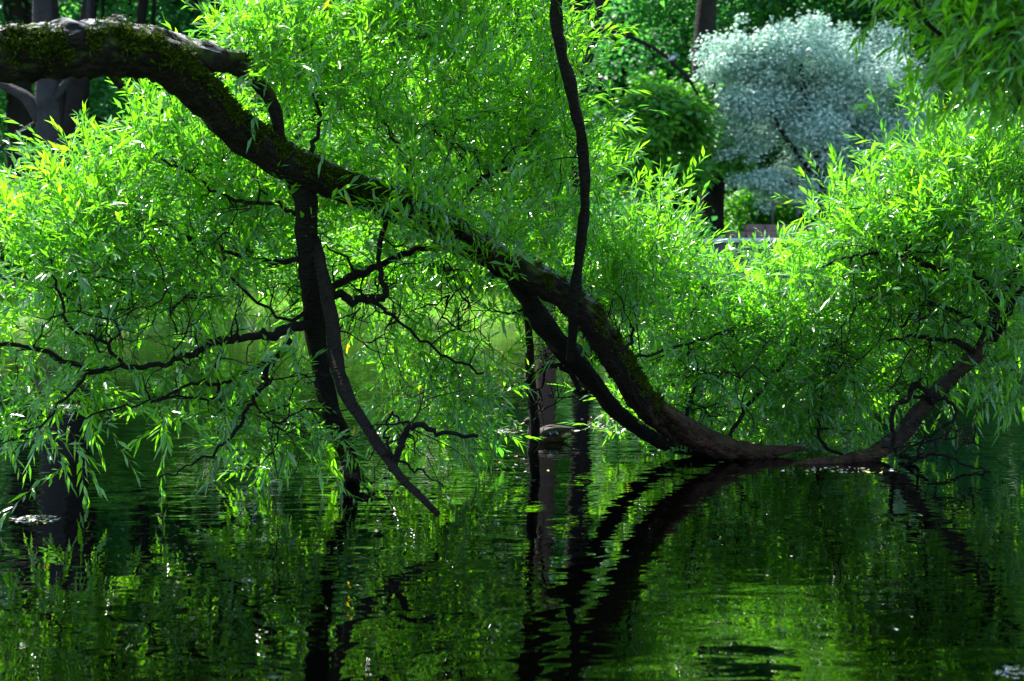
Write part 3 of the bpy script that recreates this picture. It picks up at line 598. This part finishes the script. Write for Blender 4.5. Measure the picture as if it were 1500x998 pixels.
# understorey shrubs
def shrub_proto(label, m, n=5000, size=.2):
    root = empty('shrub', label, 'shrub', group='shrubs on the far bank')
    L = [(rng.normal(0, .9), rng.normal(0, .7), rng.uniform(.3, 2.0), rng.uniform(.45, .8)) for _ in range(12)]
    V, Fq, at = crown_leaves(L, n, size); mesh_np('foliage', V, Fq, m, root, attr=at)
    mb = MB()
    for i in range(5):
        a = rng.uniform(0, 6.28); tube(mb, catmull([[0, 0, -.2], [.3 * math.cos(a), .3 * math.sin(a), .7], [.8 * math.cos(a), .8 * math.sin(a), 1.7]], 4), np.linspace(.05, .015, 9), 6, .1)
    mb.build('stems', M_DARKB, root)
    return root
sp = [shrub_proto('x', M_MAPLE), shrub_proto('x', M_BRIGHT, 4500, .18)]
su = set()
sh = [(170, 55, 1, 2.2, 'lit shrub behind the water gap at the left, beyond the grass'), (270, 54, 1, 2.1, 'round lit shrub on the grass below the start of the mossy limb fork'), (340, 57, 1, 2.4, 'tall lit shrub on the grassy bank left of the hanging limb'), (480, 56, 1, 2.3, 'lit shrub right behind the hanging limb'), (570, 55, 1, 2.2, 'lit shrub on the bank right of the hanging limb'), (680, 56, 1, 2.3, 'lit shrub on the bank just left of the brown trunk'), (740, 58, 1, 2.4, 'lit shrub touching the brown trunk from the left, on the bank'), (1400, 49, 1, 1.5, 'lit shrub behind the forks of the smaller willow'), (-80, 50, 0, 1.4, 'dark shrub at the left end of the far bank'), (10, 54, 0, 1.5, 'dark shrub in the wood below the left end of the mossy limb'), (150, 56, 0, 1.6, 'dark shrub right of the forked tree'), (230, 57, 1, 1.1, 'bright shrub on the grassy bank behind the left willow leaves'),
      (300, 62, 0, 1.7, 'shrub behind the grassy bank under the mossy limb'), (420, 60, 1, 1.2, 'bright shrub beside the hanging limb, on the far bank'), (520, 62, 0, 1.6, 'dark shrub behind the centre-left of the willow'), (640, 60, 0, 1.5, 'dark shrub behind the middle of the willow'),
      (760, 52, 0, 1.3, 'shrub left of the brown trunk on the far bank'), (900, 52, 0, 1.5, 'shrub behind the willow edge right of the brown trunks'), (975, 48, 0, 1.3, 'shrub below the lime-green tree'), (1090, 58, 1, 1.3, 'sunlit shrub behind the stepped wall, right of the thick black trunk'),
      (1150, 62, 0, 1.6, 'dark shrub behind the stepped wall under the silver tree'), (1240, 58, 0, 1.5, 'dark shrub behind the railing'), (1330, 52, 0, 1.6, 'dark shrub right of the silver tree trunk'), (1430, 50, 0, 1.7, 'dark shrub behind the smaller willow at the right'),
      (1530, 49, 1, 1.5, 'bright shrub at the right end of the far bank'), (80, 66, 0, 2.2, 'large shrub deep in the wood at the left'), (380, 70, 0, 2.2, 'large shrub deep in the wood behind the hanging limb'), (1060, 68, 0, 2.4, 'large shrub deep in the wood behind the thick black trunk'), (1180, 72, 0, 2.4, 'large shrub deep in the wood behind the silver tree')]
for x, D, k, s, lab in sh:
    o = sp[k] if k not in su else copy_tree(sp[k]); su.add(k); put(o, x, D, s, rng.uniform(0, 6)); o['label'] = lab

# far wood that closes the view
L = [(rng.uniform(-75, 75), rng.uniform(98, 125), rng.uniform(1, 30), rng.uniform(3, 5)) for _ in range(520)] + [(rng.uniform(-60, 60), rng.uniform(84, 94), rng.uniform(1.5, 15), rng.uniform(1.6, 3)) for _ in range(260)]
V, Fq, at = crown_leaves(L, 150000, .8); fw = mesh_np('far_wood', V, Fq, M_MAPLE, attr=at)
tag(fw, 'dark mass of trees closing the view behind the far bank', 'woodland', kind='stuff')

# moss tufts on the upper side of the willow's main limb
def moss(root, src, n):
    me = src.data; co = np.zeros(len(me.vertices) * 3, dtype=np.float32); me.vertices.foreach_get('co', co); co = co.reshape(-1, 3).astype(float)
    me.update(); no = np.array([v.normal[:] for v in me.vertices]); w = np.exp(-((no[:, 2] - .15) / .28) ** 2) * (np.sin(co[:, 0] * 9 + co[:, 2] * 13) + np.sin(co[:, 0] * 23 + co[:, 1] * 17) > -.3)
    w *= co[:, 0] > -3.6
    k = rng.choice(len(co), n, p=w / w.sum()); b = co[k] + rng.normal(0, .012, (n, 3)); nn = no[k]
    d = nrm(nn + rng.normal(0, .6, (n, 3))); up = nrm(rng.normal(size=(n, 3))); ln = rng.uniform(.012, .04, n)
    V, Fq = leaf_arrays(b, d, up, ln, ln * .45, .1); mesh_np('moss', V, Fq, M_MOSS, root, attr=np.repeat(rng.random(n), 5))['kind'] = 'stuff'
M_MOSS = leaf_mat('moss_tuft', [(0, (.012, .028, .002)), (.7, (.035, .065, .004)), (1, (.08, .11, .006))], (.05, .08, .005), trans=.3, rough=.8, spec=.1)
moss(willow, willow_trunk, 42000)

# grass on the far bank
n = 60000; gx = rng.uniform(-24, 24, n); gy = 44 + 16 * rng.random(n) ** 1.3; gz = ground_z(gx, gy); ok = gz > .05
gx, gy, gz = gx[ok], gy[ok], gz[ok]; n = len(gx)
d = nrm(np.stack([rng.normal(0, .35, n), rng.normal(0, .35, n), np.ones(n)], -1)); up = nrm(rng.normal(size=(n, 3)) * [1, 1, .1])
ln = rng.uniform(.15, .4, n) * (1 + .9 * (rng.random(n) < .06))
V, Fq = leaf_arrays(np.stack([gx, gy, gz - .02], -1), d, up, ln, np.full(n, .035), .3)
tag(mesh_np('grass', V, Fq, M_GRASS, attr=np.repeat(rng.random(n), 5)), 'sunlit grass and reeds covering the far bank', 'grass', kind='stuff')

# ------------------------------------------------------------------ stepped wall, coping and railing on the far bank
def boxm(mb, x0, x1, y0, y1, z0, z1, bev=.02):
    """bevelled box (chamfered vertical and top edges)"""
    b = bev
    V = []
    for z, k in ((z0, 0), (z1 - b, 0), (z1, b)):
        for (x, y) in ((x0 + k + b, y0 + k), (x1 - k - b, y0 + k), (x1 - k, y0 + k + b), (x1 - k, y1 - k - b), (x1 - k - b, y1 - k), (x0 + k + b, y1 - k), (x0 + k, y1 - k - b), (x0 + k, y0 + k + b)):
            V.append((x, y, z))
    Fq = []
    for l in range(2):
        for i in range(8): Fq.append((l * 8 + i, l * 8 + (i + 1) % 8, l * 8 + 8 + (i + 1) % 8, l * 8 + 8 + i))
    Fq += [(16, 17, 18, 19), (16, 19, 20, 23), (20, 21, 22, 23)]
    mb.add(np.array(V, float), np.array(Fq))
M_CONC = plain('grey_concrete', (.05, .06, .045), .9, (.12, .12, .12), scale=1.2)
M_COPE = plain('pale_coping_stone', (.62, .64, .66), .7, (.5, .52, .55), scale=3)
M_BROWN = plain('brown_masonry', (.12, .075, .065), .9, (.19, .125, .11), scale=4)
M_IRON = plain('dark_iron', (.05, .05, .065), .6)
def Xp(x, D): return float(P(x, 400, D)[0])
def Zp(y, D): return float(P(750, y, D)[2])
ew = empty('embankment_wall', 'grey concrete embankment wall with a pale coping stone in the gap between the willows', 'wall')
mb = MB(); D0 = 44.6
for i, (xa, xb) in enumerate([(1030, 1080), (1080, 1130), (1130, 1180), (1180, 1230)]):
    boxm(mb, Xp(xa, D0) + .004, Xp(xb, D0) - .004, D0 + .12, D0 + 1.6, -1.2, Zp(352, D0) - .08 + i * .01)
mb.build('wall_face', M_CONC, ew, smooth=False)
cp = MB(); cx = np.linspace(Xp(1030, D0), Xp(1230, D0), 20); zz = Zp(352, D0) + np.linspace(0, 1, 20) ** .8 * .06 - .08
for k in range(19):
    V = [(cx[k + a], D0 + y, zz[k + a] + z) for a in (0, 1) for (y, z) in ((0, 0), (0, .10), (.04, .12), (.8, .125), (.8, 0))]
    cp.add(np.array(V), np.array([(i, (i + 1) % 5, 5 + (i + 1) % 5, 5 + i) for i in range(5)]))
cp.build('coping', M_COPE, ew, smooth=False)
sw = empty('stepped_wall', 'low brown stepped wall of stacked courses above the pale coping', 'wall')
D1 = 45.9
for (xa, xb, yt) in [(1066, 1092, 339), (1093, 1280, 328.5)]:
    z = Zp(352, D1) - .35; zt = Zp(yt, D1)
    c = MB(); nC = max(2, round((zt - z) / .24)); hC = (zt - z) / nC
    for q in range(nC):
        e = Xp(xa, D1) - (.3 if q % 2 and xa > 1080 else 0); stop = Xp(xb, D1); e = Xp(xa, D1)
        first = True
        while e < stop - .01:
            l = min(1.15 if not (first and q % 2) else .6, stop - e); first = False
            boxm(c, e + .006, e + l - .006, D1 + rng.uniform(0, .02), D1 + .5, z + q * hC, z + (q + 1) * hC - .012, .012); e += l
    c.build('wall_course', M_BROWN, sw, smooth=False)
rl = empty('railing', 'dark iron railing with slim posts standing on the brown stepped wall', 'railing')
for x in (1131, 1168, 1206, 1244):
    c = MB(); tube(c, np.array([[Xp(x, D1 + .25), D1 + .25, Zp(329, D1)], [Xp(x, D1 + .25), D1 + .25, Zp(312, D1)], [Xp(x, D1 + .25), D1 + .25, Zp(292, D1)]]), [.045, .035, .035], 10); c.build('post', M_IRON, rl)
c = MB(); tube(c, np.array([[Xp(1131, D1), D1 + .25, Zp(298, D1)], [Xp(1190, D1), D1 + .25, Zp(298, D1)], [Xp(1244, D1), D1 + .25, Zp(298, D1)]]), [.03] * 3, 8); c.build('rail', M_BROWN, rl)

# ------------------------------------------------------------------ duck
def Wp(x, y):
    """point on the water at photo pixel"""
    a = P(x, y, 10.0); t = CAMZ / (CAMZ - a[2]); return np.array([a[0] * t, 10.0 * t, 0.0])
M_DUCK = plain('brown_feathers', (.012, .008, .005), .8, (.055, .033, .02), scale=28)
M_DUCKL = plain('pale_feathers', (.34, .30, .20), .8, (.2, .17, .11), scale=40)
M_WING = plain('wing_feathers', (.008, .006, .005), .7, (.03, .02, .015), scale=22)
M_SPEC = plain('blue_feathers', (.02, .02, .09), .4); M_WHITE = plain('white_feathers', (.4, .39, .37), .8)
M_BILL = plain('duck_bill', (.16, .13, .03), .5); M_EYE = plain('bird_eye', (.004, .004, .004), .1)
def body_loft(spine, rads, wy, sides=18):
    mb = MB(); c = catmull(np.hstack([np.array(spine), np.array(rads)[:, None], np.array(wy)[:, None]]), 5)
    pts = c[:, [0, 1, 2]]; T = nrm(np.gradient(pts, axis=0)); Yv = np.array([0, 1.0, 0]); U = nrm(np.cross(Yv[None], T))
    th = np.linspace(0, 2 * np.pi, sides, endpoint=False)
    V = pts[:, None] + (np.cos(th)[None, :, None] * Yv * (c[:, 3] * c[:, 4])[:, None, None] + np.sin(th)[None, :, None] * U[:, None] * c[:, 3][:, None, None])
    n = len(pts); V = V.reshape(-1, 3); i = np.arange(n - 1)[:, None] * sides; j = np.arange(sides)[None]; j2 = (j + 1) % sides
    Fq = np.stack([i + j, i + j2, i + sides + j2, i + sides + j], -1).reshape(-1, 4); mb.add(V, Fq); return mb
duck = empty('duck', 'brown duck with a blue wing patch floating behind the thin black stem', 'duck')
b = body_loft([(.29, 0, .085), (.25, 0, .082), (.19, 0, .075), (.10, 0, .06), (0, 0, .05), (-.09, 0, .05), (-.155, 0, .07), (-.185, 0, .11), (-.19, 0, .15), (-.192, 0, .185), (-.205, 0, .215), (-.235, 0, .222), (-.262, 0, .212), (-.272, 0, .205)],
              [.008, .024, .05, .083, .098, .098, .085, .06, .04, .034, .038, .037, .022, .006], [2.2, 1.8, 1.4, 1.15, 1.1, 1.08, 1.05, 1.05, 1, 1, .85, .8, .8, .8]).build('body', M_DUCK, duck)
bl = body_loft([(-.262, 0, .208), (-.285, 0, .200), (-.31, 0, .194), (-.325, 0, .193)], [.012, .009, .006, .002], [1.1, 1.7, 2.6, 2.2], 12).build('bill', M_BILL, duck)
for sgn in (-1, 1):
    wv = body_loft([(-.11, sgn * .078, .085), (-.06, sgn * .098, .10), (.03, sgn * .098, .112), (.12, sgn * .07, .118), (.20, sgn * .035, .122), (.265, sgn * .012, .128)], [.008, .04, .05, .036, .018, .003], [.35, .45, .45, .5, .6, .6], 12)
    wo = wv.build('wing', M_WING, duck)
    for (a, bb, m_, nm) in [(-.012, .05, M_SPEC, 'wing_patch'), (-.022, -.013, M_WHITE, 'wing_bar'), (.051, .060, M_WHITE, 'wing_bar')]:
        body_loft([(a, sgn * .1245, .096), ((a + bb) / 2 + .002, sgn * .1255, .098), (bb, sgn * .1235, .100)], [.019, .021, .018], [.22, .22, .22], 10).build(nm, m_, wo)
    body_loft([(.10, sgn * .086, .050), (.15, sgn * .076, .058), (.20, sgn * .056, .070), (.25, sgn * .034, .082)], [.010, .024, .021, .006], [.6, .7, .7, .6], 10).build('flank_feathers', M_DUCKL, duck)
    ev = MB(); th = np.linspace(0, np.pi, 6); tube(ev, np.array([[-.240, sgn * (.0265 + k) , .226] for k in (0, .002, .004)]), [.005, .0045, .002], 8); ev.build('eye', M_EYE, duck)
body_loft([(.25, 0, .088), (.29, 0, .092), (.325, 0, .096)], [.010, .009, .003], [4.2, 4.6, 5.5], 14).build('tail', M_WHITE, duck)
wp = Wp(806, 647); duck.location = (wp[0], wp[1] + .05, .0); duck.rotation_euler = (0, R(-2), R(8)); duck.scale = (.95,) * 3

# bird on the dead branch
M_PIG = plain('grey_plumage', (.10, .12, .19), .8, (.16, .18, .26), scale=20); M_PIGL = plain('pale_plumage', (.5, .5, .56), .8)
bird = empty('bird', 'small grey bird perched on the bare dead branch', 'bird')
bb = body_loft([(.16, 0, -.10), (.11, 0, -.04), (.05, 0, .04), (0, 0, .09), (-.03, 0, .135), (-.04, 0, .175), (-.05, 0, .205), (-.075, 0, .21), (-.09, 0, .205)], [.012, .03, .062, .075, .06, .04, .04, .03, .006], [1.6, 1.3, 1, 1, 1, 1, 1, .9, .8], 12).build('body', M_PIG, bird)
body_loft([(-.085, 0, .207), (-.105, 0, .20), (-.115, 0, .196)], [.010, .006, .002], [1] * 3, 8).build('bill', M_EYE, bird)
for sgn in (-1, 1):
    body_loft([(-.03, sgn * .06, .11), (.03, sgn * .066, .07), (.09, sgn * .04, 0), (.13, sgn * .02, -.05)], [.01, .045, .03, .006], [.35] * 4, 10).build('wing', M_PIGL if sgn > 0 else M_PIG, bird)
    lg = MB(); tube(lg, np.array([[0, sgn * .02, .04], [-.005, sgn * .022, .0], [-.01, sgn * .022, -.03]]), [.008, .006, .008], 6); lg.build('leg', M_BILL, bird)
q = P(985, 92, 46); bird.location = (q[0], q[1], q[2] + .06); bird.rotation_euler = (0, R(-20), R(200)); bird.scale = (1.25,) * 3

# ------------------------------------------------------------------ floating litter
def litter_mat():
    m, nt, out = mat('floating_litter_mix'); L = nt.links
    at = N_(nt, 'ShaderNodeAttribute', attribute_name='rnd'); rp = ramp(nt, [(0, (.42, .45, .46)), (.4, (.22, .24, .22)), (.62, (.3, .32, .1)), (.8, (.10, .22, .02)), (.92, (.25, .10, .03))]); rp.color_ramp.interpolation = 'CONSTANT'
    L.new(at.outputs['Fac'], rp.inputs[0]); pr = N_(nt, 'ShaderNodeBsdfPrincipled'); L.new(rp.outputs[0], pr.inputs['Base Color']); pr.inputs['Roughness'].default_value = .5
    L.new(pr.outputs[0], out.inputs[0]); return m
M_LIT = litter_mat()
def litter(label, x, y, rx, ry, n, size=.03):
    c = []
    for i in range(n):
        a, r_ = rng.uniform(0, 6.28), rng.random() ** .6
        c.append(Wp(x + rx * r_ * math.cos(a), y + ry * r_ * math.sin(a)))
    c = np.array(c); c[:, 2] = rng.uniform(.002, .006, n)
    d = nrm(np.stack([rng.normal(size=n), rng.normal(size=n), rng.uniform(-.02, .06, n)], -1)); up = nrm(np.array([0, 0, 1.0]) + rng.normal(0, .15, (n, 3)))
    ln = size * rng.uniform(.5, 1.6, n); V, Fq = leaf_arrays(c, d, up, ln, ln * .5, -.2)
    tag(mesh_np('floating_litter', V, Fq, M_LIT, attr=np.repeat(rng.random(n), 5)), label, 'floating debris', kind='stuff')
litter('white petals and brown leaves drifting together at the lower left', 52, 762, 34, 6, 150, .03)
litter('pale scum on the far water behind the left willow twigs', 85, 597, 38, 3, 300, .05)
litter('pale leaf litter floating beside the duck', 742, 632, 22, 4, 90, .035)
litter('leaves and petals trapped among the sprouts behind the lower limb', 905, 622, 60, 14, 160, .045)
litter('sparse leaves drifting in front of the duck', 745, 690, 60, 25, 30, .04)
litter('white flecks drifting across the open water near the camera', 800, 830, 700, 150, 45, .014)
litter('white foam flecks at the lower right corner', 1482, 986, 22, 10, 70, .02)
litter('pale flecks scattered over the far water beyond the duck', 745, 540, 30, 30, 30, .06)
litter('bark bits and pale leaves washed up against the half-sunk log', 1230, 690, 90, 5, 60, .04)
